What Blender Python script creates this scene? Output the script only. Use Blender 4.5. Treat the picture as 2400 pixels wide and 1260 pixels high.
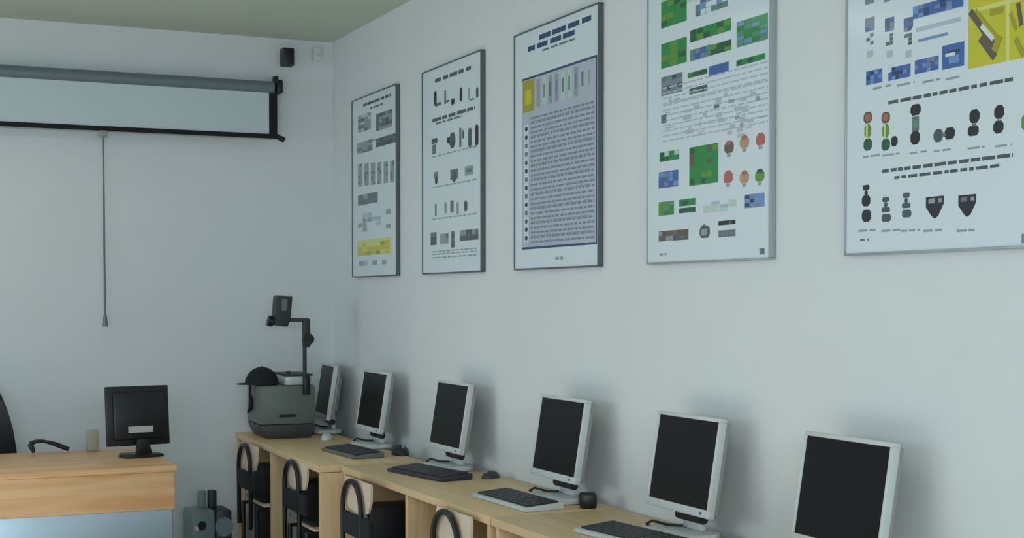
import bpy, bmesh, math, random
from math import sin, cos, tan, pi, radians
from mathutils import Vector, Matrix
random.seed(7)
SC = bpy.context.scene
COL = SC.collection
for o in list(bpy.data.objects): bpy.data.objects.remove(o)

# ------------------------------------------------------------------ camera
CAM = Vector((-2.505, -8.1, 1.5)); PITCH = radians(-1.5); YAW = radians(24.2)
FPX, CX, CY = 3400.0, 1200.0, 790.0
cd = bpy.data.cameras.new('camera'); cam = bpy.data.objects.new('camera', cd); COL.objects.link(cam)
cam.location = CAM; cam.rotation_euler = (pi/2 + PITCH, 0, -YAW)
cd.sensor_width = 36; cd.lens = FPX/2400*36; cd.shift_y = (CY-630)/2400; cd.clip_start = .05
SC.camera = cam
# survey helper: where a sight line through a pixel of the photograph meets a wall or table plane
_F = Vector((sin(YAW)*cos(PITCH), cos(YAW)*cos(PITCH), sin(PITCH))); _R = Vector((cos(YAW), -sin(YAW), 0)); _U = _R.cross(_F)
def at(px, py, axis, v):
    d = _F + (px-CX)/FPX*_R - (py-CY)/FPX*_U
    return CAM + d*((v-CAM[axis])/d[axis])

# ------------------------------------------------------------------ light
w = bpy.data.worlds.new('world'); SC.world = w; w.use_nodes = True
w.node_tree.nodes['Background'].inputs[0].default_value = (.62, .78, 1, 1)
w.node_tree.nodes['Background'].inputs[1].default_value = 1.0
SC.view_settings.view_transform = 'Standard'; SC.view_settings.look = 'None'
SC.view_settings.gamma = 1; SC.view_settings.exposure = -0.45; SC.view_settings.use_curve_mapping = False
sd = bpy.data.lights.new('sun', 'SUN'); so = bpy.data.objects.new('sun', sd); COL.objects.link(so)
sd.energy = 13.0; sd.angle = radians(1.0); sd.color = (1, .97, .93)
so.rotation_euler = Vector((5.1, 0.5, -2.28)).to_track_quat('-Z', 'Y').to_euler()
so.location = (-12, -5, 6)
LAMP = 3.5
RX0, RY0, HC = -7.0, -10.2, 2.98
WINS = [(-3.2, -0.9), (-6.2, -3.9), (-9.2, -6.9)]     # y ranges of the openings in the left wall
WZ0, WZ1 = .95, 2.5
for (a, b), e in zip(WINS, (105, 14, 4)):
    ld = bpy.data.lights.new('daylight_fill', 'AREA'); lo = bpy.data.objects.new('daylight_fill', ld); COL.objects.link(lo)
    ld.shape = 'RECTANGLE'; ld.size = b-a; ld.size_y = WZ1-WZ0; ld.energy = e; ld.color = (.70, .86, 1.0)
    lo.location = (RX0-.75, (a+b)/2, (WZ0+WZ1)/2+.35); lo.rotation_euler = (pi/2-radians(25), 0, -pi/2)

BW = (-5.6, -1.2)                                      # unseen back wall opening, added to brighten the lower front wall
ld = bpy.data.lights.new('daylight_fill', 'AREA'); lo = bpy.data.objects.new('daylight_fill', ld); COL.objects.link(lo)  # added fill lamp outside the back opening
ld.shape = 'RECTANGLE'; ld.size = BW[1]-BW[0]; ld.size_y = WZ1-WZ0; ld.energy = 340; ld.color = (.74, .88, 1.0)
lo.location = ((BW[0]+BW[1])/2, RY0-.85, (WZ0+WZ1)/2+.55); lo.rotation_euler = (pi/2-radians(32), 0, 0)

# ------------------------------------------------------------------ materials
def lin(c): return tuple((x/12.92 if x <= .04045 else ((x+.055)/1.055)**2.4) for x in c)
def mat(name, rgb, rough=.5, metal=0, noise=0, scale=30, bump=0, spec=.5, coat=0):
    m = bpy.data.materials.new(name); m.use_nodes = True
    nt = m.node_tree; b = nt.nodes['Principled BSDF']
    c = lin([v/255 for v in rgb])
    b.inputs['Base Color'].default_value = (*c, 1); b.inputs['Roughness'].default_value = rough
    b.inputs['Metallic'].default_value = metal; b.inputs['Specular IOR Level'].default_value = spec
    b.inputs['Coat Weight'].default_value = coat; b.inputs['Coat Roughness'].default_value = .08
    if noise or bump:
        tc = nt.nodes.new('ShaderNodeTexCoord'); n = nt.nodes.new('ShaderNodeTexNoise')
        n.inputs['Scale'].default_value = scale; n.inputs['Detail'].default_value = 4
        nt.links.new(tc.outputs['Object'], n.inputs['Vector'])
        if noise:
            r = nt.nodes.new('ShaderNodeMix'); r.data_type = 'RGBA'
            r.inputs[6].default_value = (*[x*(1-noise) for x in c], 1)
            r.inputs[7].default_value = (*[min(1, x*(1+noise)) for x in c], 1)
            nt.links.new(n.outputs['Fac'], r.inputs[0]); nt.links.new(r.outputs[2], b.inputs['Base Color'])
        if bump:
            bp = nt.nodes.new('ShaderNodeBump'); bp.inputs['Strength'].default_value = bump; bp.inputs['Distance'].default_value = .01
            nt.links.new(n.outputs['Fac'], bp.inputs['Height']); nt.links.new(bp.outputs['Normal'], b.inputs['Normal'])
    return m
def wood(name, ca, cb, sc=(1, 14, 14), rough=.45):
    m = bpy.data.materials.new(name); m.use_nodes = True
    nt = m.node_tree; b = nt.nodes['Principled BSDF']; b.inputs['Roughness'].default_value = rough
    tc = nt.nodes.new('ShaderNodeTexCoord'); mp = nt.nodes.new('ShaderNodeMapping'); mp.inputs['Scale'].default_value = sc
    n = nt.nodes.new('ShaderNodeTexNoise'); n.inputs['Scale'].default_value = 1.6; n.inputs['Detail'].default_value = 5; n.inputs['Distortion'].default_value = .4
    r = nt.nodes.new('ShaderNodeValToRGB')
    r.color_ramp.elements[0].position = .35; r.color_ramp.elements[0].color = (*lin([v/255 for v in ca]), 1)
    r.color_ramp.elements[1].position = .65; r.color_ramp.elements[1].color = (*lin([v/255 for v in cb]), 1)
    nt.links.new(tc.outputs['Object'], mp.inputs[0]); nt.links.new(mp.outputs[0], n.inputs['Vector'])
    nt.links.new(n.outputs['Fac'], r.inputs[0]); nt.links.new(r.outputs[0], b.inputs['Base Color'])
    return m
M = dict(
    wall=mat('white wall paint', (226, 229, 229), .7, noise=.03, scale=3, bump=.03),
    ceil=mat('pale green white ceiling', (206, 213, 194), .8, noise=.02, scale=2),
    floor=mat('grey beige floor tile', (196, 193, 186), .3, noise=.06, scale=6),
    frame=mat('white window frame', (225, 228, 228), .4),
    desk=wood('light beech laminate', (214, 180, 132), (226, 196, 150), (14, 1, 14)),
    deskx=wood('beech laminate grain along desk', (222, 164, 112), (238, 194, 146), (1, 16, 16)),
    panelw=wood('beech side panel', (206, 168, 120), (218, 184, 138), (14, 14, 1)),
    bayshade=mat('back board in bay shade brown', (46, 30, 24), .7),  # dark brown stands in for the shade inside the desk bays
    ply=wood('pale plywood', (214, 190, 166), (226, 204, 182), (12, 12, 1), .5),
    black=mat('black plastic', (20, 21, 22), .42, noise=.1, scale=60),
    tube=mat('black painted tube', (26, 22, 18), .35),
    blackm=mat('black matte fabric', (22, 23, 25), .85, noise=.2, scale=120, bump=.1),
    leather=mat('black leather', (24, 26, 30), .4, bump=.2, scale=80),
    screen=mat('dark unlit screen', (11, 12, 11), .35, spec=.2),
    silver=mat('silver plastic', (205, 210, 208), .4, noise=.02, scale=40),
    silver2=mat('pc silver grey front', (150, 151, 146), .45),
    pcblack=mat('black painted case side', (22, 22, 23), .5),
    keyd=mat('dark keys', (42, 48, 54), .5),
    keyp=mat('purple black keyboard', (52, 50, 62), .5),
    casing=mat('grey blue screen casing', (112, 124, 130), .4),
    fabric=mat('projection fabric white', (204, 216, 220), .8),
    fblack=mat('black fabric border', (18, 20, 20), .8),
    cord=mat('grey cord', (120, 124, 126), .6),
    alu=mat('grey aluminium frame', (96, 104, 106), .38, metal=.3),
    alul=mat('light aluminium frame', (170, 178, 180), .35, metal=.3),
    ohp=mat('grey olive projector housing', (104, 112, 106), .5, noise=.05, scale=20),
    ohpd=mat('dark grey projector base', (58, 60, 62), .5),
    glass=mat('pale stage glass', (190, 200, 198), .2),
    ohpa=mat('dark projector arm', (44, 52, 50), .5),
    sheet=mat('pale grey blue enamel panel', (190, 208, 222), .32, metal=.6),
    beige=mat('beige card', (172, 168, 150), .7),
    label=mat('white label', (190, 192, 190), .6),
    greyb=mat('grey blue plastic', (122, 138, 140), .5, noise=.08, scale=20),
    dark=mat('dark opening', (16, 22, 20), .7),
    white=mat('white plastic', (226, 228, 226), .5),
    speaker=mat('dark grey speaker', (58, 66, 62), .6),
    lamp=None)
def pm(name, rgb): return mat('print ' + name, rgb, .45, coat=.35)
INK = dict(white=pm('white', (222, 232, 238)), grey=pm('grey', (150, 162, 166)), mid=pm('mid grey', (104, 116, 120)), dark=pm('dark', (74, 86, 90)),
    black=pm('black', (22, 26, 30)), yellow=pm('yellow', (206, 200, 40)), yellow2=pm('olive yellow', (168, 160, 30)), ypale=pm('pale yellow', (220, 222, 130)),
    green=pm('green', (32, 140, 66)), green2=pm('leaf green', (96, 150, 50)), green3=pm('grey green', (92, 146, 124)), dgreen=pm('dark green', (26, 92, 58)),
    blue=pm('blue', (66, 104, 172)), blue2=pm('light blue', (116, 152, 200)), dblue=pm('dark blue', (40, 66, 110)), lilac=pm('lilac grey', (184, 192, 206)),
    slate=pm('slate', (128, 136, 156)), red=pm('red', (180, 104, 92)), orange=pm('orange', (190, 150, 112)), brown=pm('brown', (104, 90, 76)), pale=pm('pale green', (190, 216, 200)))
e = bpy.data.materials.new('lamp diffuser'); e.use_nodes = True
e.node_tree.nodes['Principled BSDF'].inputs['Emission Color'].default_value = (.84, 1, 1.06, 1)
e.node_tree.nodes['Principled BSDF'].inputs['Emission Strength'].default_value = LAMP
M['lamp'] = e

# ------------------------------------------------------------------ mesh helpers
class MB:
    def __init__(s): s.bm = bmesh.new(); s.mats = []
    def mi(s, m):
        if m is None: return 0
        if m not in s.mats: s.mats.append(m)
        return s.mats.index(m)
    def _fin(s, faces, m):
        i = s.mi(m)
        for f in faces: f.material_index = i
    def box(s, x0, x1, y0, y1, z0, z1, bev=0, m=None, mtx=None, seg=2):
        r = bmesh.ops.create_cube(s.bm, size=1)
        vs = r['verts']
        for v in vs: v.co = Vector(((x0+x1)/2+v.co.x*(x1-x0), (y0+y1)/2+v.co.y*(y1-y0), (z0+z1)/2+v.co.z*(z1-z0)))
        fs = list({f for v in vs for f in v.link_faces})
        if bev:
            n0 = set(s.bm.faces) - set(fs)
            bmesh.ops.bevel(s.bm, geom=list({e for v in vs for e in v.link_edges}), offset=bev, segments=seg, affect='EDGES', profile=.5)
            fs = [f for f in s.bm.faces if f not in n0]
        if mtx is not None:
            bmesh.ops.transform(s.bm, matrix=mtx, verts=list({v for f in fs for v in f.verts}))
        s._fin(fs, m); return s
    def cyl(s, a, b, r0, r1=None, n=20, m=None):
        a, b = Vector(a), Vector(b); d = b-a
        q = d.to_track_quat('Z', 'Y').to_matrix().to_4x4()
        old = set(s.bm.faces)
        bmesh.ops.create_cone(s.bm, cap_ends=True, segments=n, radius1=r0, radius2=(r0 if r1 is None else r1), depth=d.length, matrix=Matrix.Translation((a+b)/2) @ q)
        s._fin([f for f in s.bm.faces if f not in old], m); return s
    def tube(s, pts, r, n=10, m=None):
        pts = [Vector(p) for p in pts]; rings = []; old = set(s.bm.faces)
        prev = None
        for i, p in enumerate(pts):
            t = (pts[min(i+1, len(pts)-1)] - pts[max(i-1, 0)]).normalized()
            if prev is None: u = t.orthogonal().normalized()
            else: u = (prev - t*prev.dot(t)).normalized()
            prev = u; v = t.cross(u); rr = r[i] if isinstance(r, (list, tuple)) else r
            rings.append([s.bm.verts.new(p + (u*cos(2*pi*k/n) + v*sin(2*pi*k/n))*rr) for k in range(n)])
        for a, b in zip(rings, rings[1:]):
            for k in range(n): s.bm.faces.new((a[k], a[(k+1) % n], b[(k+1) % n], b[k]))
        s.bm.faces.new(rings[0][::-1]); s.bm.faces.new(rings[-1])
        s._fin([f for f in s.bm.faces if f not in old], m); return s
    def prism(s, pts, axis, a, b, m=None, bev=0):
        # outline pts in the two other axes, extruded along axis a..b
        def P(p, t):
            c = [0, 0, 0]; o = [i for i in range(3) if i != axis]; c[o[0]], c[o[1]], c[axis] = p[0], p[1], t; return c
        old = set(s.bm.faces)
        A = [s.bm.verts.new(P(p, a)) for p in pts]; B = [s.bm.verts.new(P(p, b)) for p in pts]; n = len(pts)
        s.bm.faces.new(A); s.bm.faces.new(B[::-1])
        for k in range(n): s.bm.faces.new((A[k], B[k], B[(k+1) % n], A[(k+1) % n]))
        fs = [f for f in s.bm.faces if f not in old]
        if bev:
            bmesh.ops.bevel(s.bm, geom=list({e for f in fs for e in f.edges}), offset=bev, segments=2, affect='EDGES', profile=.5)
            fs = [f for f in s.bm.faces if f not in old]
        s._fin(fs, m); return s
    def dome(s, c, rx, ry, rz, m=None, lower=0.0):
        old = set(s.bm.faces)
        r = bmesh.ops.create_uvsphere(s.bm, u_segments=24, v_segments=14, radius=1)
        for v in r['verts']:
            z = max(v.co.z, lower)
            v.co = Vector((c[0]+v.co.x*rx, c[1]+v.co.y*ry, c[2]+z*rz))
        s._fin([f for f in s.bm.faces if f not in old], m); return s
    def build(s, name, m, parent=None, smooth=True):
        bmesh.ops.recalc_face_normals(s.bm, faces=s.bm.faces)
        me = bpy.data.meshes.new(name); s.bm.to_mesh(me); s.bm.free()
        if s.mats:
            for x in s.mats: me.materials.append(x)
        else: me.materials.append(m)
        o = bpy.data.objects.new(name, me); COL.objects.link(o)
        if smooth:
            me.polygons.foreach_set('use_smooth', [True]*len(me.polygons))
            try: me.set_sharp_from_angle(angle=radians(35))
            except Exception: pass
        if parent: o.parent = parent
        return o
def thing(name, label, cat, loc=(0, 0, 0), rz=0, group=None):
    o = bpy.data.objects.new(name, None); COL.objects.link(o); o.location = loc; o.rotation_euler = (0, 0, rz)
    o.empty_display_size = .1
    return tag(o, label, cat, group)
def tag(o, label, cat, group=None):
    o['label'] = label; o['category'] = cat
    if group: o['group'] = group
    return o
def struct(o): o['kind'] = 'structure'; return o
def dup(root, loc=None, rz=None, label=None):
    def rec(o, par):
        c = o.copy(); COL.objects.link(c)
        if par: c.parent = par
        for ch in [x for x in bpy.data.objects if x.parent == o and x is not c]: rec(ch, c)
        return c
    r = rec(root, None)
    if loc is not None: r.location = loc
    if rz is not None: r.rotation_euler = (0, 0, rz)
    if label: r['label'] = label
    return r

# ------------------------------------------------------------------ room shell
T = .25
struct(MB().box(RX0-T, T, RY0-T, T, -.1, 0).build('floor', M['floor']))
struct(MB().box(RX0-T, T, RY0-T, T, HC, HC+.12).build('ceiling', M['ceil']))
struct(MB().box(0, T, RY0, T, 0, HC).build('wall_right', M['wall']))
struct(MB().box(RX0, 0, 0, T, 0, HC).build('wall_front', M['wall']))
struct(MB().box(RX0, BW[0], RY0-T, RY0, 0, HC).box(BW[1], 0, RY0-T, RY0, 0, HC).box(BW[0], BW[1], RY0-T, RY0, 0, WZ0).box(BW[0], BW[1], RY0-T, RY0, WZ1, HC).build('wall_back', M['wall']))
f = MB(); y0, y1 = RY0-.14, RY0-.08
f.box(BW[0], BW[1], y0, y1, WZ0, WZ0+.05).box(BW[0], BW[1], y0, y1, WZ1-.05, WZ1)
for x in (BW[0], -3.8, -2.6, BW[1]-.05): f.box(x, x+.05, y0, y1, WZ0+.05, WZ1-.05)
struct(f.build('window_4', M['frame']))  # frame of the added, unseen back opening
b = MB(); ys = [RY0-T] + [v for p in sorted(WINS) for v in p] + [T]
for i in range(0, len(ys), 2): b.box(RX0-T, RX0, ys[i], ys[i+1], 0, HC)
for a, c in WINS: b.box(RX0-T, RX0, a, c, 0, WZ0); b.box(RX0-T, RX0, a, c, WZ1, HC)
struct(b.build('wall_left', M['wall']))
for i, (a, c) in enumerate(WINS):
    f = MB(); x0, x1 = RX0-.14, RX0-.08; mid = (a+c)/2
    f.box(x0, x1, a, c, WZ0, WZ0+.05).box(x0, x1, a, c, WZ1-.05, WZ1)
    for y in (a, mid-.03, c-.05): f.box(x0, x1, y, y+.05, WZ0+.05, WZ1-.05)
    struct(f.build('window_%d' % (i+1), M['frame']))
    s_ = struct(MB().box(RX0-.07, RX0+.06, a+.001, c-.001, WZ0, WZ0+.03, .006).build('trim_%d' % (i+1), M['frame']))
# skirting boards
struct(MB().box(RX0, 0, -.015, 0, 0, .09, .004).build('baseboard_front', M['frame']))
struct(MB().box(-.015, 0, RY0, -.015, 0, .09, .004).build('baseboard_right', M['frame']))

# ------------------------------------------------------------------ ceiling light out of the frame, mirrored in the posters
def ceiling_light(x, y, label):
    cl = thing('ceiling_light', label, 'ceiling light', (x, y, HC), 0, 'rows of ceiling lights')
    MB().box(-.62, .62, -.32, -.28, -.03, -.001).box(-.62, .62, .28, .32, -.03, -.001).box(-.62, -.58, -.28, .28, -.03, -.001).box(.58, .62, -.28, .28, -.03, -.001).build('frame', M['frame'], cl)
    MB().box(-.58, .58, -.28, .28, -.015, -.001).build('diffuser', M['lamp'], cl)
for j, (x, wx) in enumerate(((-2.25, 'row beside the poster wall'), (-5.0, 'row beside the windows'))):
    for i, (y, wy) in enumerate(((-1.85, 'nearest the projection screen'), (-4.9, 'second from the projection screen'))):
        ceiling_light(x, y, 'rectangular ceiling light, %s, in the %s' % (wy, wx))

# ------------------------------------------------------------------ posters
def yz(px, py): p = at(px, py, 0, -.022); return p.y, p.z
class Poster:
    """board hung on the right wall; prints are thin inked patches on its face"""
    def __init__(s, y_left, y_right, z0, z1, label, light=False, bg='white'):
        s.t = thing('wall_poster', label, 'poster', (0, (y_left+y_right)/2, z0), 0, 'framed charts hung along the right wall')
        s.c = (y_left+y_right)/2; s.z0 = z0; s.n = 0
        h = (y_left-y_right)/2; H = z1-z0; s.yl, s.yr, s.z1 = y_left, y_right, z1
        MB().box(-.019, -.002, -h+.004, h-.004, .004, H-.004).build('board', INK[bg], s.t)
        f = MB(); k = .006; x0, x1 = -.024, -.001
        f.box(x0, x1, -h, h, 0, k, .002).box(x0, x1, -h, h, H-k, H, .002)
        f.box(x0, x1, -h, -h+k, k, H-k, .002).box(x0, x1, h-k, h, k, H-k, .002)
        f.build('frame', M['alul' if light else 'alu'], s.t)
        s.p = MB(); s.done_r = []
    def layer(s, y0, y1, z0, z1):
        L = 1 + max([q[4] for q in s.done_r if q[0] < y1 and q[1] > y0 and q[2] < z1 and q[3] > z0], default=0)
        s.done_r.append((y0, y1, z0, z1, L)); return -.0191 - .00012*L
    def rect(s, ya, yb, za, zb, ink):
        lo, hi = s.yr+.011, s.yl-.011
        ya, yb = min(max(ya, lo), hi), min(max(yb, lo), hi)
        za, zb = max(za, s.z0+.011), min(zb, s.z1-.011)
        if abs(ya-yb) < .0005 or abs(zb-za) < .0005: return
        x = s.layer(min(ya, yb), max(ya, yb), min(za, zb), max(za, zb))
        v = [s.p.bm.verts.new((x, y-s.c, z-s.z0)) for y, z in ((ya, za), (ya, zb), (yb, zb), (yb, za))]
        W_, H_ = abs(ya-yb), abs(za-zb)
        if ink in ('black', 'dark', 'red', 'orange', 'brown', 'green2', 'dgreen') and .012 < W_ < .09 and .012 < H_ < .12:
            for q in v: s.p.bm.verts.remove(q)
            c = .28*min(W_, H_); y0, y1, z0, z1 = min(ya, yb), max(ya, yb), min(za, zb), max(za, zb)
            v = [s.p.bm.verts.new((x, y-s.c, z-s.z0)) for y, z in ((y0+c, z0), (y1-c, z0), (y1, z0+c), (y1, z1-c), (y1-c, z1), (y0+c, z1), (y0, z1-c), (y0, z0+c))]
        f = s.p.bm.faces.new(v); f.material_index = s.p.mi(INK[ink])
    def poly(s, pts, ink):
        q = list(zip(*pts)); x = s.layer(min(q[0]), max(q[0]), min(q[1]), max(q[1]))
        f = s.p.bm.faces.new([s.p.bm.verts.new((x, y-s.c, z-s.z0)) for y, z in pts]); f.material_index = s.p.mi(INK[ink])
    def px(s, l, r, t, b, ink):            # patch measured on the photograph: left/right columns, top/bottom at its left side
        y0, z1 = yz(l, t); y1, _ = yz(r, t); _, z0 = yz(l, b); s.rect(y0, y1, z0, z1, ink)
    def text(s, ya, yb, z, h, ink, gap=.25, word=(.012, .03)):   # a line of small print, too small to read
        y = ya
        while y > yb:
            wd = random.uniform(*word); s.rect(y, max(y-wd, yb), z-h/2, z+h/2, ink); y -= wd + .004 + word[0]*gap*random.uniform(.2, 1)
    def textpx(s, l, r, t, h, ink, word=(.015, .04)):
        ya, z = yz(l, t); yb, _ = yz(r, t); s.text(ya, yb, z, h, ink, .4, word)
    def mosaic(s, l, r, t, b, inks, nx, ny, fill=.8, pad=.05, base=None):
        if fill >= .8: s.px(l, r, t, b, base or inks[0])
        y0, z1 = yz(l, t); y1, _ = yz(r, t); _, z0 = yz(l, b)
        for i in range(nx):
            for j in range(ny):
                if random.random() > fill: continue
                a = y0+(y1-y0)*(i+pad*random.random())/nx; c = y0+(y1-y0)*(i+1-pad*random.random()*2)/nx
                d = z0+(z1-z0)*(j+pad*random.random()*2)/ny; e_ = z0+(z1-z0)*(j+1-pad*random.random()*2)/ny
                s.rect(a, c, d, e_, random.choice(inks))
    def done(s): s.p.build('print', None, s.t, smooth=False)
Z0, Z1 = 1.62, 2.59
# 1: grey blocks and a yellow strip
p = Poster(-.42, -1.145, Z0, Z1, 'narrowest looking chart nearest the corner, grey blocks with a yellow row at its foot', bg='white')
p.textpx(850, 915, 247, .014, 'dark', (.05, .12)); p.textpx(866, 898, 254, .01, 'mid', (.03, .06))
p.mosaic(838, 868, 272, 312, ['grey', 'mid', 'pale'], 4, 5, .8); p.mosaic(880, 918, 268, 308, ['mid', 'dark', 'grey'], 5, 5, .95)
p.px(836, 932, 339, 341, 'mid'); p.mosaic(836, 872, 336, 362, ['grey', 'mid'], 3, 4, .8); p.mosaic(880, 928, 326, 346, ['mid', 'dark'], 5, 2, .9)
for k in range(6):
    l = 838+k*15; p.mosaic(l, l+10, 385-k*1.5, 438-k*2, ['grey', 'grey', 'mid'], 2, 8, .85)
p.mosaic(838, 884, 458, 482, ['mid', 'grey'], 4, 2, .8); p.mosaic(838, 915, 502, 545, ['lilac', 'grey', 'white'], 7, 4, .6)
p.px(836, 916, 564, 600, 'ypale'); p.mosaic(838, 912, 570, 600, ['yellow', 'yellow2', 'yellow'], 7, 3, .7)
p.mosaic(840, 905, 612, 624, ['lilac', 'grey'], 6, 1, .6); p.done()
# 2: rows of dark glyphs
p = Poster(-1.515, -2.245, Z0, Z1, 'second chart from the corner with rows of small black shapes under dark titles', bg='white')
p.textpx(1018, 1104, 190, .018, 'dark', (.06, .14)); p.textpx(1012, 1112, 283, .016, 'dark', (.05, .12)); p.textpx(1020, 1080, 290, .01, 'mid', (.04, .08))
for l, r, t, b_, k in [(1016, 1022, 214, 248, 'black'), (1018, 1032, 243, 250, 'dark'), (1040, 1044, 212, 244, 'mid'), (1044, 1052, 236, 240, 'black'), (1056, 1064, 232, 246, 'black'), (1076, 1082, 206, 238, 'black'), (1096, 1100, 206, 234, 'grey'), (1100, 1110, 232, 236, 'mid'), (1114, 1120, 205, 230, 'dark')]: p.px(l, r, t, b_, k)
for l, r, t, b_, k in [(1010, 1024, 326, 338, 'dark'), (1012, 1020, 340, 362, 'mid'), (1046, 1062, 322, 336, 'black'), (1052, 1066, 312, 348, 'dark'), (1075, 1080, 300, 345, 'mid'), (1082, 1086, 305, 325, 'dark'), (1096, 1104, 300, 346, 'dark'), (1112, 1120, 292, 342, 'black'), (1018, 1024, 402, 432, 'black'), (1016, 1026, 404, 416, 'mid'), (1054, 1072, 398, 422, 'mid'), (1058, 1068, 402, 428, 'dark'), (1088, 1108, 390, 412, 'grey'), (1092, 1104, 396, 404, 'mid'), (1018, 1022, 478, 506, 'mid'), (1040, 1046, 474, 500, 'grey'), (1054, 1062, 470, 498, 'mid'), (1068, 1074, 474, 502, 'grey'), (1086, 1094, 470, 496, 'dark')]: p.px(l, r, t, b_, k)
p.mosaic(1008, 1022, 545, 575, ['mid', 'dark'], 2, 3, .9); p.mosaic(1030, 1050, 548, 572, ['grey', 'mid'], 3, 2, .9); p.mosaic(1056, 1064, 542, 580, ['mid', 'dark'], 1, 5, .9); p.mosaic(1076, 1120, 540, 565, ['mid', 'grey', 'dark'], 6, 2, .85)
for t in (368, 440, 514, 590, 596, 604): p.textpx(1012, 1116, t, .006, 'grey', (.03, .06))
p.done()
# 3: big table
p = Poster(-2.595, -3.35, Z0, Z1, 'chart with one large blue ruled table and a yellow corner cell', bg='white')
p.textpx(1262, 1384, 88, .02, 'dblue', (.05, .12)); p.textpx(1236, 1345, 116, .02, 'dblue', (.05, .12)); p.textpx(1270, 1345, 118, .008, 'mid', (.04, .1))
(ta, tz), (tb, _), (_, bz) = yz(1222, 186), yz(1398, 186), yz(1222, 585)
p.rect(ta, tb, bz, tz, 'lilac')
bw = .009
p.rect(ta, tb, tz-bw, tz, 'dblue'); p.rect(ta, tb, bz, bz+bw, 'dblue'); p.rect(tb+bw, tb, bz, tz, 'dblue')
p.rect(ta-.01, ta-.12, tz-.14, tz-.012, 'yellow2'); p.rect(ta-.03, ta-.09, tz-.11, tz-.05, 'yellow')
for k in range(9):
    yy = ta-.14-k*.056; p.rect(yy, yy-.034, tz-.13, tz-.02, random.choice(['pale', 'lilac', 'grey', 'white'])); p.rect(yy-.006, yy-.022, tz-.10, tz-.045, random.choice(['slate', 'mid', 'green3', 'grey']))
rows = 27
for k in range(rows):
    z = tz-.16-(tz-.16-bz-.018)*(k+.5)/rows
    p.text(ta-.085, tb+.02, z, .0085, 'slate', .5, (.014, .05))
    if k % 3 == 1: p.text(ta-.10, tb+.05, z+.006, .005, 'grey', .5, (.03, .07))
for k in range(14):
    z = tz-.19-(tz-.19-bz-.03)*(k+.5)/14
    p.rect(ta-.02, ta-.065, z-.016, z+.016, 'white'); p.rect(ta-.03, ta-.055, z-.010, z+.008, random.choice(['black', 'dark', 'mid'])); 
for yy in (.07, .27, .5): p.rect(ta-yy, ta-yy-.003, bz+bw, tz-.15, 'grey')
p.textpx(1300, 1318, 605, .012, 'grey', (.03, .05)); p.done()
# 4: green and blue fields
p = Poster(-3.71, -4.455, Z0, Z1, 'chart with scattered green and blue blocks and small coloured icons', light=True, bg='white')
p.px(1548, 1802, -90, 28, 'pale')
p.mosaic(1548, 1608, -90, -20, ['green', 'green2', 'dgreen'], 3, 4, .95); p.mosaic(1625, 1720, -100, -20, ['blue2', 'green3', 'white'], 5, 4, .9); p.mosaic(1722, 1800, -110, -30, ['green', 'green3', 'blue'], 4, 4, .9)
p.px(1548, 1608, 6, 68, 'green'); p.mosaic(1548, 1608, 8, 66, ['green', 'green2', 'dgreen', 'green'], 4, 4, .7)
p.mosaic(1628, 1704, 0, 40, ['blue2', 'green3', 'white', 'mid'], 6, 3, .9)
p.px(1616, 1712, 72, 100, 'green2'); p.mosaic(1616, 1712, 72, 100, ['green', 'green2', 'dgreen'], 6, 2, .8)
p.px(1725, 1798, 52, 112, 'green3'); p.mosaic(1725, 1798, 54, 108, ['green', 'green3', 'blue2', 'green3'], 4, 5, .8)
p.px(1548, 1608, 104, 162, 'green'); p.mosaic(1548, 1608, 106, 160, ['green2', 'dgreen', 'green', 'green2'], 3, 4, .7)
p.px(1616, 1664, 118, 144, 'blue2'); p.mosaic(1616, 1664, 118, 144, ['blue', 'slate', 'green3'], 4, 2, .8); p.px(1664, 1712, 106, 130, 'green'); p.mosaic(1664, 1712, 106, 130, ['dgreen', 'green2'], 3, 2, .8)
p.mosaic(1548, 1598, 182, 226, ['slate', 'green3', 'dgreen', 'mid'], 4, 4, .9); p.mosaic(1610, 1656, 172, 184, ['dgreen', 'green'], 4, 1, .95)
p.px(1660, 1706, 156, 178, 'blue2'); p.mosaic(1660, 1706, 156, 178, ['blue', 'slate', 'blue2'], 4, 2, .8); p.mosaic(1724, 1792, 142, 156, ['green', 'dgreen'], 5, 1, .95); p.mosaic(1614, 1656, 208, 222, ['dgreen', 'dark', 'green3'], 3, 1, 1)
for k in range(12):
    t = 200+k*12; p.textpx(1552, 1798, t if k > 3 else t+8, .005, 'lilac', (.02, .06))
for _ in range(44):
    l = random.uniform(1552, 1785); t = random.uniform(205, 320); p.px(l, l+random.uniform(5, 20), t, t+random.uniform(3, 12), random.choice(['lilac', 'lilac', 'lilac', 'grey']))
p.px(1548, 1560, 270, 290, 'mid'); p.px(1672, 1684, 246, 254, 'mid')
p.px(1544, 1590, 358, 380, 'green'); p.mosaic(1544, 1590, 358, 380, ['dgreen', 'green', 'pale'], 4, 2, .7)
p.px(1542, 1588, 404, 442, 'blue'); p.mosaic(1542, 1588, 406, 440, ['blue', 'slate', 'blue2'], 4, 3, .7)
p.px(1614, 1682, 346, 436, 'green'); p.mosaic(1614, 1682, 348, 434, ['green', 'dgreen', 'green2', 'green', 'brown'], 5, 6, .7)
for l, t, k in [(1696, 334, 'brown'), (1732, 322, 'orange'), (1770, 316, 'red'), (1694, 404, 'red'), (1732, 404, 'orange'), (1768, 400, 'green2')]:
    p.px(l, l+22, t, t+26, k); p.px(l+5, l+17, t-4, t+6, 'red' if k != 'green2' else 'dgreen'); p.px(l+6, l+15, t+26, t+34, 'grey')
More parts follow.
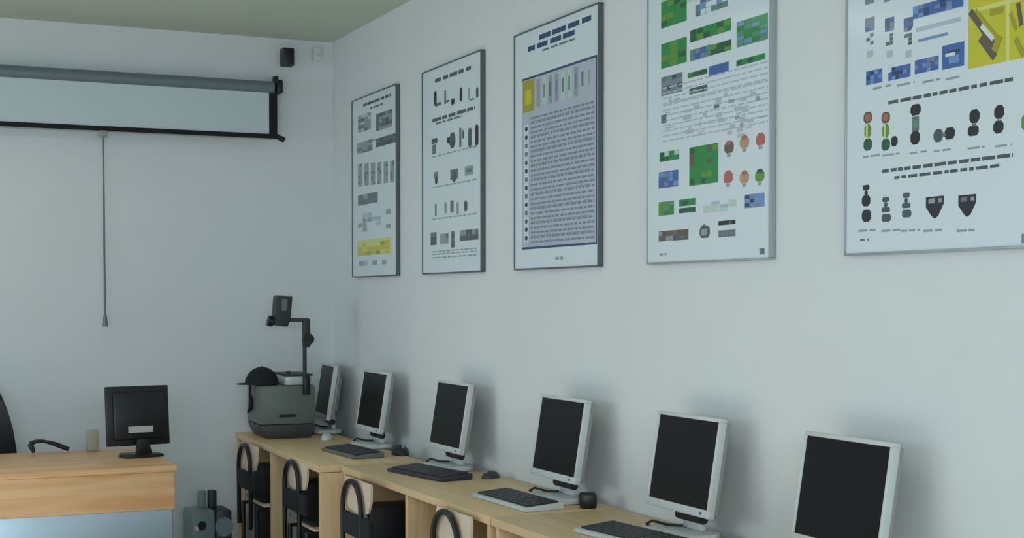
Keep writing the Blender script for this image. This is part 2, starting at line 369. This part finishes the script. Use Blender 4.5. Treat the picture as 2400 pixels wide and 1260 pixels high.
p.px(1542, 1578, 474, 506, 'green2'); p.mosaic(1542, 1578, 474, 506, ['green', 'green3'], 3, 3, .6); p.px(1590, 1628, 468, 484, 'green'); p.px(1590, 1628, 488, 500, 'dgreen'); p.px(1596, 1612, 472, 480, 'dgreen')
p.px(1744, 1790, 456, 488, 'blue2'); p.mosaic(1744, 1790, 458, 486, ['blue', 'slate', 'dblue', 'blue2'], 4, 3, .7)
p.mosaic(1646, 1726, 474, 500, ['lilac', 'pale'], 4, 3, .5)
p.mosaic(1542, 1612, 542, 566, ['brown', 'mid', 'grey', 'dark'], 8, 2, .85); p.px(1638, 1662, 530, 558, 'dark'); p.px(1642, 1656, 536, 552, 'grey'); p.px(1646, 1652, 526, 534, 'dark')
p.mosaic(1682, 1722, 518, 528, ['black', 'dark'], 5, 1, .95); p.mosaic(1682, 1722, 540, 556, ['grey', 'mid', 'brown'], 4, 2, .8)
p.textpx(1544, 1560, 596, .008, 'grey'); p.px(1778, 1790, 582, 596, 'mid'); p.done()
# 5: connectors
p = Poster(-4.815, -5.56, Z0, Z1, 'nearest chart at right edge, with a big yellow block and rows of black connector shapes', light=True, bg='white')
for l, k in ((2026, 'slate'), (2072, 'dark'), (2116, 'dark')):
    p.mosaic(l, l+22, 44, 76, [k, 'blue', 'slate'], 2, 3, .8); p.mosaic(l+2, l+20, 80, 108, [k, 'mid'], 2, 3, .6); p.px(l+4, l+18, 120, 136, 'lilac')
p.px(2026, 2046, 0, 12, 'slate'); p.px(2070, 2084, -20, 6, 'slate')
p.px(2138, 2256, 16, 46, 'blue2'); p.mosaic(2138, 2256, 16, 44, ['blue', 'blue2', 'dblue', 'slate', 'blue'], 9, 3, .8); p.mosaic(2144, 2250, -50, 0, ['blue', 'blue2', 'lilac'], 7, 3, .8)
p.px(2144, 2250, 66, 76, 'lilac'); p.px(2150, 2220, 92, 99, 'blue2')
p.px(2206, 2258, 108, 164, 'blue'); p.px(2218, 2248, 120, 128, 'dblue'); p.px(2222, 2246, 132, 150, 'blue2'); p.px(2214, 2236, 126, 134, 'white')
p.mosaic(2028, 2066, 168, 200, ['blue', 'dblue', 'blue2', 'blue'], 4, 3, .85); p.mosaic(2080, 2132, 160, 190, ['blue', 'dblue', 'blue2', 'white'], 6, 3, .8); p.mosaic(2142, 2198, 142, 174, ['blue', 'slate', 'blue2', 'blue'], 6, 3, .85)
for l in (2044, 2100, 2160, 2214): p.textpx(l, l+42, 208-(l-2044)*.13, .006, 'grey', (.03, .06))
# yellow block with cable drawings
(ya, zt), (_, zb) = yz(2268, 20), yz(2268, 162)
p.rect(ya, -5.60, zb, zt+.14, 'yellow'); (yb, _) = yz(2356, 20)
p.rect(yb, yb-.012, zb, zt+.14, 'ypale'); p.rect(ya, -5.6, zb+.135, zb+.145, 'ypale')
def yline(a, b_, t, k):
    (y0, z0), (y1, z1) = yz(*a), yz(*b_); d = Vector((y1-y0, z1-z0)); n_ = Vector((-d.y, d.x)).normalized()*t/2
    p.poly([(y0+n_.x, z0+n_.y), (y1+n_.x, z1+n_.y), (y1-n_.x, z1-n_.y), (y0-n_.x, z0-n_.y)], k)
for a, b_, t, k in [((2272, 26), (2332, 112), .018, 'brown'), ((2284, 22), (2340, 92), .008, 'yellow2'), ((2298, 60), (2326, 92), .012, 'white'), ((2296, 88), (2330, 134), .02, 'brown'), ((2318, 30), (2350, 22), .016, 'yellow2'), ((2328, 120), (2342, 84), .02, 'yellow2'), ((2384, 6), (2392, 60), .014, 'brown'), ((2366, 30), (2380, 70), .012, 'yellow2'), ((2378, 90), (2398, 130), .016, 'yellow2')]: yline(a, b_, t, k)
def heading(l, r, t0, t1, h):
    (a, z0), (b2, z1) = yz(l, t0), yz(r, t1); p.text(a, b2, (z0+z1)/2, h, 'dark', .35, (.015, .045))
heading(2080, 2372, 238, 188, .009); heading(2066, 2372, 398, 366, .009); heading(2094, 2340, 414, 390, .008)
for l in (2020, 2066, 2130, 2186, 2266, 2330): p.textpx(l, l+40, 368-(l-2020)*.08, .005, 'grey', (.02, .05))
def conn(l, r, t, b_, k, r_=.3): p.px(l, r, t, b_, k)
for l in (2022, 2064):
    p.px(l, l+20, 264, 290, 'brown'); p.px(l+4, l+16, 268, 284, 'red'); p.px(l+2, l+18, 292, 324, 'green2'); p.px(l+6, l+10, 292, 324, 'ypale'); p.px(l, l+20, 326, 354, 'dgreen')
p.px(2086, 2102, 320, 344, 'black'); p.px(2132, 2156, 246, 272, 'black'); p.px(2136, 2152, 274, 308, 'mid'); p.px(2138, 2150, 282, 300, 'green3'); p.px(2132, 2154, 308, 340, 'black')
p.px(2186, 2208, 304, 334, 'dark'); p.px(2212, 2236, 300, 328, 'black'); p.px(2206, 2214, 312, 320, 'mid')
p.px(2270, 2294, 258, 290, 'black'); p.px(2266, 2292, 296, 320, 'black'); p.px(2276, 2286, 290, 296, 'mid'); p.px(2328, 2352, 248, 280, 'black'); p.px(2326, 2350, 284, 314, 'black'); p.px(2336, 2344, 280, 284, 'mid'); p.px(2392, 2410, 270, 305, 'green2')
for l, t in ((2018, 434), (2064, 462), (2112, 452)):
    k = 'black' if l == 2018 else 'dark'
    p.px(l+2, l+18, t, t+12, k); p.px(l+6, l+14, t+12, t+24, k); p.px(l, l+20, t+24, t+50 if l < 2060 else t+36, k); p.px(l, l+22, t+58 if l < 2060 else t+40, t+86 if l < 2060 else t+58, k)
for l, t in ((2168, 462), (2244, 458)):
    (a, z1), (b2, _) = yz(l, t), yz(l+42, t); (_, z0) = yz(l, t+52); d = a-b2; h = z1-z0
    p.poly([(a, z1), (b2, z1), (b2, z1-.35*h), (b2+.3*d, z0+.12*h), (b2+.5*d, z0), (a-.3*d, z0+.15*h), (a, z1-.45*h)], 'black')
    p.rect(a-.15*d, a-.5*d, z1-.3*h, z1-.08*h, 'grey' if l < 2200 else 'mid'); p.rect(b2+.3*d, b2+.1*d, z1-.28*h, z1-.1*h, 'grey')
for l in (2010, 2064, 2110, 2162, 2240): p.textpx(l, l+44, 541, .006, 'grey', (.02, .05))
p.textpx(2014, 2034, 562, .006, 'mid'); p.px(2392, 2404, 548, 570, 'slate'); p.done()

# ------------------------------------------------------------------ projection screen on the front wall
ps = thing('projection_screen', 'wall mounted roll down projection screen, white fabric with black border, partly lowered', 'projection screen', (-1.25, -.09, 2.66))
X = lambda x: x+1.25
ZZ = lambda z: z-2.66
MB().cyl((X(-2.45), 0, ZZ(2.684)), (X(-.375), 0, ZZ(2.684)), .037, n=24).box(X(-2.45), X(-.375), .0, .086, ZZ(2.684), ZZ(2.720), .004).build('casing', M['casing'], ps)
for x in (-2.46, -.345):
    MB().box(X(x)-.02, X(x)+.016, -.045, .05, ZZ(2.652), ZZ(2.728), .01).box(X(x)-.012, X(x)+.012, .04, .088, ZZ(2.70), ZZ(2.76), .003).build('end_bracket', M['black'], ps)
fb = MB().box(X(-2.42), X(-.405), -.021, -.019, ZZ(2.425), ZZ(2.66)).build('fabric', M['fabric'], ps)
MB().box(X(-.405), X(-.358), -.0225, -.0185, ZZ(2.425), ZZ(2.66)).build('border', M['fblack'], fb)
MB().box(X(-2.46), X(-2.42), -.0225, -.0185, ZZ(2.425), ZZ(2.66)).build('border', M['fblack'], fb)
br = MB().cyl((X(-2.47), -.021, ZZ(2.412)), (X(-.350), -.021, ZZ(2.412)), .013, n=14).build('bottom_bar', M['fblack'], ps)
for x in (-.335, -2.485): MB().cyl((X(x)-.016, -.021, ZZ(2.408)), (X(x)+.016, -.021, ZZ(2.395)), .014, .016, n=14).build('bar_end_knob', M['black'], br)
MB().box(X(-1.335), X(-1.29), -.048, -.022, ZZ(2.365), ZZ(2.40), .006).build('pull_bracket', M['silver2'], ps)
MB().tube([(X(-1.312), -.035, ZZ(2.37)), (X(-1.311), -.035, ZZ(2.0)), (X(-1.309), -.033, ZZ(1.6)), (X(-1.308), -.033, ZZ(1.40))], .0055, 8).build('pull_cord', M['cord'], ps)
MB().cyl((X(-1.308), -.033, ZZ(1.415)), (X(-1.308), -.033, ZZ(1.355)), .009, .017, n=16).build('pull_handle', M['casing'], ps)

sp = thing('wall_speaker', 'small dark speaker box high on the front wall above the screen end', 'speaker', (-.285, 0, 2.87))
sh = MB().box(-.034, .034, -.09, -.02, -.052, .048, .008).build('housing', M['speaker'], sp)
MB().box(-.026, .026, -.096, -.0905, -.043, .041, .002).build('grille', M['black'], sh)
MB().box(-.018, .016, -.02, -.001, -.02, .02, .002).build('bracket', M['speaker'], sp)
sn = thing('wall_sensor', 'small white sensor box in the upper corner beside the dark speaker', 'sensor', (-.10, 0, 2.905))
MB().prism([(-.028, -.001), (.028, -.001), (.020, -.035), (-.020, -.035)], 2, -.04, .035, bev=.004).build('housing', M['white'], sn)
MB().cyl((0, -.034, -.01), (0, -.042, -.012), .012, .008, n=14).build('lens', M['silver'], sn)

# ------------------------------------------------------------------ desks along the right wall
DESKS = [((-.076, -.012), radians(-1.6), 1.80, -.83, .035, .014, 'computer desk in the corner below the overhead projector'),
         ((-.022, -1.818), radians(0), 1.69, -.825, .014, .035, 'second computer desk from the corner, middle of the row'),
         ((-.022, -3.518), radians(0), 1.74, -.875, .035, .035, 'nearest computer desk, carrying the two largest monitors')]
WD = .505
FRONT = -WD
def make_desk(loc, rz, WL, ymid, i0, i1, label):
    t = thing('computer_desk', label, 'desk', (loc[0], loc[1], 0), rz, 'beech computer desks along the right wall')
    MB().box(FRONT, 0, -WL, 0, .718, .75, .006).build('worktop', M['desk'], t)
    for y in (-i0, ymid, -WL+i1): MB().box(FRONT+.01, -.01, y-.0125, y+.0125, 0, .717, .002).build('side_panel', M['panelw'], t)
    MB().box(-.05, -.035, -WL+i1+.014, -i0-.014, .08, .71).build('shade_back_panel', M['bayshade'], t)  # added board, coloured as deep shade so the bays read dark
    for a, b_ in ((-i0-.014, ymid+.014), (ymid-.014, -WL+i1+.014)): MB().box(FRONT+.02, -.052, b_, a, .09, .11, .002).build('bottom_shelf', M['panelw'], t)
    return t
desks = [make_desk(*d) for d in DESKS]

# computer towers inside the desks
def make_tower():
    t = thing('computer_tower', '', 'computer', (0, 0, 0), 0, 'computer towers inside the desks')
    MB().box(0, .40, -.088, .088, .002, .47, .004).build('case', M['pcblack'], t)
    fp = MB().box(-.022, -.001, -.09, .09, .0, .475, .008).build('front_panel', M['silver2'], t)
    MB().box(-.0245, -.0225, -.07, .07, .38, .42).build('drive_bay', M['casing'], fp)
    MB().cyl((-.026, 0, .30), (-.0222, 0, .30), .012, n=16).build('power_button', M['casing'], fp)
    return t
tw = make_tower()
spots = [((-.558, -.165), 'computer tower with grey front under the corner desk, farthest one'),
         ((-.535, -.962), 'computer tower with grey front, second from the corner'),
         ((-.500, -1.942), 'computer tower with grey front under the middle desk, behind the third chair')]
for i, ((x, y), lb) in enumerate(spots):
    o = tw if i == 0 else dup(tw)
    o.location = (x+.03, y, .112); o.rotation_euler = (0, 0, radians(-1.6) if i < 2 else 0); o['label'] = lb

# chairs tucked against the desks
def make_chair():
    t = thing('school_chair', '', 'chair', (0, 0, 0), 0, 'wooden chairs with black hoop frames at the computer desks')
    # local +x towards the wall, back of the chair at x = 0, width along y
    MB().box(.04, .40, -.165, .165, .425, .437, .004).build('seat', M['ply'], t)
    MB().box(.05, .39, -.10, .16, .4375, .462, .010).build('seat_pad', M['blackm'], t)
    pts = [(-.20, .60)]; pts = []
    prof = [(-.135, .66), (-.14, .720), (-.13, .737), (.185, .737), (.20, .715), (.19, .64), (.155, .607), (.06, .597), (-.10, .612)]
    MB().prism([(y, z) for y, z in prof], 0, .012, .022).build('backrest', M['ply'], t)
    h = [(-.002, .19, .30), (-.004, .19, .60)]
    for k in range(0, 13):
        a = pi*k/12; h.append((-.004, .065+.125*cos(a), .61+.122*sin(a)))
    h += [(-.002, -.06, .50), (-.002, -.06, .30)]
    MB().tube(h, .0115, 10).build('hoop', M['tube'], t)
    MB().box(-.012, .010, -.185, .185, .50, .595, .006).build('back_pad', M['blackm'], t)
    for x, y in ((0.01, -.15), (0.01, .15), (.38, -.15), (.38, .15)):
        MB().cyl((x, y, .002), (x, y*.97, .424), .011, n=12).build('leg', M['tube'], t)
    MB().cyl((.01, -.15, .415), (.38, -.15, .415), .009, n=10).build('seat_rail', M['tube'], t)
    MB().cyl((.01, .15, .415), (.38, .15, .415), .009, n=10).build('seat_rail', M['tube'], t)
    return t
ch = make_chair()
for i, (x, y, lb) in enumerate(((-.655, -.602, 'farthest wooden chair with black hoop, at the corner desk'),
                                (-.640, -1.470, 'second wooden chair with black hoop from the corner'),
                                (-.610, -2.30, 'third wooden chair with black hoop, at the middle desk'),
                                (-.575, -3.288, 'nearest wooden chair, its wide black hoop below the middle monitor'))):
    o = ch if i == 0 else dup(ch)
    o.location = (x, y, 0); o['label'] = lb

# ------------------------------------------------------------------ monitors along the right wall
def make_monitor():
    t = thing('flat_monitor', '', 'monitor', (0, 0, 0), 0, 'silver monitors on the computer desks')
    R_ = Matrix.Translation((0, 0, .10)) @ Matrix.Rotation(radians(9), 4, 'Y')
    W, H = .19, .288
    def bx(*a, **k): return MB().box(*a, mtx=R_, **k)
    fr = MB()
    fr.box(-.012, .014, -W, W, -.02, .006, .004, mtx=R_).box(-.012, .014, -W, W, H-.013, H, .004, mtx=R_)
    fr.box(-.012, .014, -W, -W+.013, .004, H-.011, .004, mtx=R_).box(-.012, .014, W-.013, W, .004, H-.011, .004, mtx=R_)
    bz = fr.build('bezel', M['silver'], t)
    bx(-.008, .008, -W+.011, W-.011, .004, H-.011).build('screen', M['screen'], t)
    bk = MB().box(.0145, .034, -W+.008, W-.008, -.012, H-.008, .008, mtx=R_).box(.034, .058, -.13, .13, .03, H-.06, .012, mtx=R_)
    bk.build('back_cover', M['silver2'], t)
    MB().prism([(-.055, .022), (.055, .022), (.040, .10), (.032, .18), (-.032, .18), (-.040, .10)], 0, .046, .066, bev=.004).build('neck', M['silver'], t)
    MB().cyl((.045, -.075, .062), (.045, .075, .062), .016, n=16).build('hinge', M['black'], t)
    MB().prism([(-.065, -.10), (-.045, -.125), (.06, -.125), (.095, -.09), (.095, .09), (.06, .125), (-.045, .125), (-.065, .10)], 2, .001, .022, bev=.005).build('base', M['silver'], t)
    MB().cyl((-.0125, -.15, .100-.004), (-.016, -.15, .100-.005), .005, n=12).build('power_button', M['casing'], bz)
    MB().tube([(.03, .03, .03), (.01, .09, .026), (-.02, .135, .034), (-.03, .155, .022), (-.01, .16, .008), (.04, .15, .006)], .0045, 8).build('cable', M['black'], t)
    return t
mo = make_monitor()
XM = -.155
MON = [(-.215, -.135, 'flat monitor half hidden beside the overhead projector, in the corner'),
       (None, 857, 'second flat monitor from the corner, silver frame, below the first chart'),
       (None, 1030, 'third flat monitor from the corner, behind the purplish black keyboard'),
       (None, 1274, 'flat monitor below the blue table chart, silver keyboard in front'),
       (None, 1550, 'flat monitor below the green block chart, fifth from the corner'),
       (None, 1894, 'nearest and largest looking flat monitor, cut off by the lower frame edge')]
for i, (y, px, lb) in enumerate(MON):
    o = mo if i == 0 else dup(mo)
    if y is None: xx = XM; y = at(px, 950, 0, XM+.045).y - .19
    else: xx = px
    o.location = (xx, y, .751); o['label'] = lb
    if i == 0: o.rotation_euler = (0, 0, radians(-6))
    else: o.rotation_euler = (0, 0, 0)

# ------------------------------------------------------------------ keyboards and mice
def make_keyboard(body, keys, label, loc, rz):
    t = thing('keyboard', label, 'keyboard', loc, rz, 'keyboards in front of the monitors')
    MB().prism([(-.078, .0), (.078, .0), (.078, .026), (-.078, .014)], 1, -.225, .225, bev=.004).build('case', M[body], t)
    kb = MB()
    A = math.atan2(.012, .156); Rk = Matrix.Translation((0, 0, .0212)) @ Matrix.Rotation(-A, 4, 'Y')
    for r in range(6):
        y = -.212
        for n_, (wd, cnt) in enumerate(((.018, 4), (.018, 3), (.0185, 15))):
            for k in range(cnt):
                if y+wd > .214: break
                x = -.062+r*.021
                kb.box(x, x+.018, y+.001, y+wd-.001, -.001, .005, mtx=Rk)
                y += wd
            y += .006
    kb.build('key_block', M[keys], t)
    return t
make_keyboard('ohp', 'keyd', 'slim dark grey keyboard beside the overhead projector, farthest keyboard', (-.335, -1.38, .7505), radians(3))
make_keyboard('keyp', 'keyp', 'dark purplish black keyboard in front of the third monitor', (-.300, -2.33, .7505), radians(10))
make_keyboard('silver', 'keyd', 'silver keyboard with dark keys in front of the monitor below the blue table chart', (-.308, -3.25, .7505), radians(2))
make_keyboard('silver', 'keyd', 'silver keyboard with dark keys at the lower frame edge, nearest keyboard', (-.315, -4.15, .7505), radians(6))
def make_mouse(m, label, loc, rz, s=1.0, wheel='silver2'):
    t = thing('computer_mouse', label, 'mouse', loc, rz, 'computer mice on the desks')
    b_ = MB().dome((0, 0, 0), .055*s, .032*s, .036*s); sh = b_.build('shell', M[m], t)
    MB().cyl((-.032*s, -.004, .0295*s), (-.032*s, .004, .0295*s), .007*s, n=12).build('wheel', M[wheel], sh)
    return t
make_mouse('black', 'black mouse right of the second monitor', (-.13, -1.50, .751), radians(85), 1.3)
make_mouse('silver', 'pale mouse at the foot of the half hidden corner monitor', (-.235, -.63, .751), radians(70))
make_mouse('ohpd', 'small dark grey mouse left of the middle silver keyboard', (-.095, -2.52, .751), radians(20), .85)
sb = thing('desk_speaker', 'small black box standing on the worktop right of the middle monitor', 'speaker', (-.125, -3.47, .751), radians(-20))
MB().box(-.03, .03, -.03, .03, 0, .055, .010).build('housing', M['black'], sb)
MB().cyl((-.0301, 0, .03), (-.033, 0, .03), .019, n=20).build('cone', M['speaker'], sb)

# ------------------------------------------------------------------ overhead projector in the corner, with a cap on it
op = thing('overhead_projector', 'grey overhead projector with raised black head in the corner', 'projector', (-.40, -.32, .751), radians(-2))
MB().prism([(-.115, .0), (.125, .0), (.15, .05), (.15, .075), (-.15, .075), (-.14, .045)], 1, -.165, .17, bev=.005).build('base', M['ohpd'], op)
MB().box(-.152, .15, -.17, .172, .0755, .285, .012).build('housing', M['ohp'], op)
MB().box(-.05, .04, -.173, -.1705, .115, .128).build('vent_slot', M['dark'], op)
MB().box(-.012, .135, -.16, .12, .286, .335, .006).build('stage', M['glass'], op)
MB().box(-.015, .138, -.163, .123, .336, .346, .003).build('stage_rim', M['ohpa'], op)
MB().box(.005, .025, -.12, -.10, .3465, .362, .003).build('catch', M['ohpa'], op)
ax, ay = .088, -.183
MB().box(ax-.010, ax+.026, ay-.016, ay+.012, .235, .335, .004).build('arm_clamp', M['black'], op)
MB().cyl((ax, ay, .30), (ax, ay, .50), .011, n=14).box(ax-.012, ax+.03, ay-.012, ay+.012, .49, .645, .006).build('post', M['ohpa'], op)
MB().cyl((ax+.018, ay-.02, .535), (ax+.018, ay+.02, .535), .030, n=20).build('focus_knob', M['black'], op)
MB().box(-.002, ax+.02, ay-.010, ay+.010, .628, .648, .004).build('arm', M['ohpd'], op)
hd = MB().prism([(-.085, .612), (-.015, .602), (.0, .64), (.012, .765), (-.072, .768), (-.082, .66)], 1, ay-.05, ay+.05, bev=.006)
hd = hd.build('head', M['ohpa'], op)
MB().cyl((-.085, ay, .63), (-.112, ay, .635), .028, n=20).build('lens', M['black'], hd)
MB().prism([(-.05, .69), (-.02, .69), (-.018, .75), (-.048, .75)], 1, ay-.054, ay-.0505).build('side_plate', M['ohp'], hd)

cp = thing('cap', 'black cap lying on the left corner of the overhead projector', 'cap', (-.522, -.38, 1.0375), radians(-2))
cr = MB().dome((0, 0, .002), .092, .085, .095).build('crown', M['blackm'], cp)
b_ = MB()
for k in range(1):
    pts = [(-.07, -.06)] + [(-.07-.065*sin(pi*i/10), -.06+.12*i/10) for i in range(1, 10)] + [(-.07, .06)]
    b_.prism(pts, 2, .003, .009)
b_.build('brim', M['blackm'], cp)
MB().dome((0, 0, .095), .008, .008, .006).build('button', M['black'], cr)
st = MB().tube([(-.565, -.30, 1.03), (-.568, -.31, .99), (-.566, -.32, .94), (-.572, -.33, .905), (-.590, -.34, .885)], [.006, .006, .012, .013, .006], 10).build('strap', M['blackm'])
tag(st, 'short black strap hanging down the left side of the overhead projector', 'strap')

# ------------------------------------------------------------------ teacher's desk
td = thing('teacher_desk', "wooden teacher's desk with pale enamel front panel at left edge", 'desk', (-2.05, -1.1, 0))
MB().box(-.95, .845, -.42, .42, .722, .752, .006).build('desktop', M['deskx'], td)
MB().box(-.93, .835, -.412, -.39, .553, .7215, .003).build('apron', M['deskx'], td)
MB().box(-.92, .825, -.405, -.392, .06, .5525, .002).build('front_panel', M['sheet'], td)
for x in (-.92, .805): MB().box(x, x+.025, -.389, .40, .0, .7215, .002).build('side_panel', M['sheet'], td)

tm = thing('desk_monitor', "black monitor seen from behind on the teacher's desk", 'monitor', (0, 0, 0), 0)
q = at(326, 1068, 2, .752); tm.location = (q.x, q.y, .7525); tm.rotation_euler = (0, 0, radians(10)); tm.scale = (.9, .9, .93)
R_ = Matrix.Translation((0, -.0, .085)) @ Matrix.Rotation(radians(-5), 4, 'X')
MB().box(-.172, .172, .0, .022, -.03, .275, .007, mtx=R_).build('bezel', M['black'], tm)
tb_ = MB().box(-.162, .162, .0221, .0235, -.015, .262, mtx=R_).build('screen', M['screen'], tm)
MB().box(-.140, .140, -.026, -.0005, .0, .245, .012, mtx=R_).build('back_cover', M['black'], tm)
tb = [c for c in tm.children if c.name.startswith('back_cover')][0]
MB().box(-.065, .070, -.0285, -.0265, .035, .068, mtx=R_).build('label_sticker', M['label'], tb)
MB().prism([(-.032, .012), (.058, .012), (.036, .09), (-.024, .09)], 1, -.045, -.029, bev=.004).build('neck', M['black'], tm)
MB().prism([(-.10, -.10), (.10, -.10), (.11, 0), (.08, .08), (-.08, .08), (-.11, 0)], 2, .0, .014, bev=.004).build('base', M['black'], tm)

hs = thing('telephone_handset', "curved black handset lying near the back of the teacher's desk", 'telephone')
a = at(70, 1042, 1, -.78); hs.location = (a.x, -.78, .752)
pts = [(.0, 0, .052), (.03, 0, .063), (.06, 0, .063), (.10, 0, .052), (.14, 0, .036), (.18, 0, .018)]
MB().tube(pts, [.012, .009, .008, .010, .012, .011], 12).build('grip', M['black'], hs)
MB().tube([(.0, 0, .052), (.010, 0, .03), (.018, 0, .008)], [.014, .013, .008], 12).build('earpiece', M['ohpa'], hs)
q = at(218, 1050, 1, -.74)
cu = MB().prism([(-.028, 0), (.028, 0), (.031, .10), (-.031, .10)], 1, -.025, .025, bev=.004).build('small_carton', M['beige']); cu.location = (q.x, -.725, .7525)
tag(cu, "small pale beige carton standing on the teacher's desk left of the black monitor", 'carton')

oc = thing('office_chair', "black high backed office chair behind the teacher's desk, cut by left edge", 'chair', (-2.085, -.36, 0), 0)
prof = [(.30, .60), (.305, .72), (.285, .84), (.255, .95), (.225, 1.03), (.19, 1.07), (-.19, 1.07), (-.225, 1.03), (-.255, .95), (-.285, .84), (-.305, .72), (-.30, .60)]
MB().prism([(x, z) for x, z in prof], 1, .02, .10, bev=.02).build('backrest', M['leather'], oc)
MB().box(-.26, .26, -.28, .16, .44, .53, .03).build('seat', M['leather'], oc)
MB().box(-.04, .04, .10, .125, .40, .66, .006).build('back_bar', M['black'], oc)
MB().cyl((0, -.05, .10), (0, -.05, .4395), .025, n=16).build('gas_column', M['black'], oc)
for k in range(5):
    a = 2*pi*k/5+.3
    ft = MB().tube([(0, -.05, .11), (.14*cos(a), -.05+.14*sin(a), .095), (.26*cos(a), -.05+.26*sin(a), .07)], [.02, .017, .012], 10).build('foot', M['black'], oc)
    MB().cyl((.26*cos(a)-.012, -.05+.26*sin(a), .027), (.26*cos(a)+.012, -.05+.26*sin(a), .027), .0265, n=14).build('caster', M['black'], ft)

# ------------------------------------------------------------------ grey plastic machine on the floor between the desks
gm = thing('floor_machine', 'grey blue plastic machine with two uprights on the floor between the desks', 'machine', (-.80, -.30, 0)); gm.scale = (.87, .87, .94)
MB().box(-.135, .02, -.12, .12, .001, .40, .02).build('housing', M['greyb'], gm)
MB().box(.022, .125, -.11, .12, .001, .395, .02).build('side_housing', M['ohpd'], gm)
MB().cyl((.072, -.125, .12), (.072, -.1, .12), .062, n=28).build('round_cover', M['greyb'], gm)
MB().cyl((.072, -.130, .30), (.072, -.1, .30), .055, n=28).build('round_cover', M['greyb'], gm)
MB().cyl((-.065, -.1215, .315), (-.065, -.127, .315), .026, n=24).build('opening', M['dark'], gm)
MB().cyl((-.098, -.1215, .300), (-.098, -.125, .300), .014, n=20).build('button', M['silver'], gm)
MB().box(-.060, -.018, -.03, .03, .4005, .50, .008).build('upright', M['greyb'], gm)
MB().box(.0, .048, -.03, .03, .3955, .50, .008).build('upright', M['ohpa'], gm)
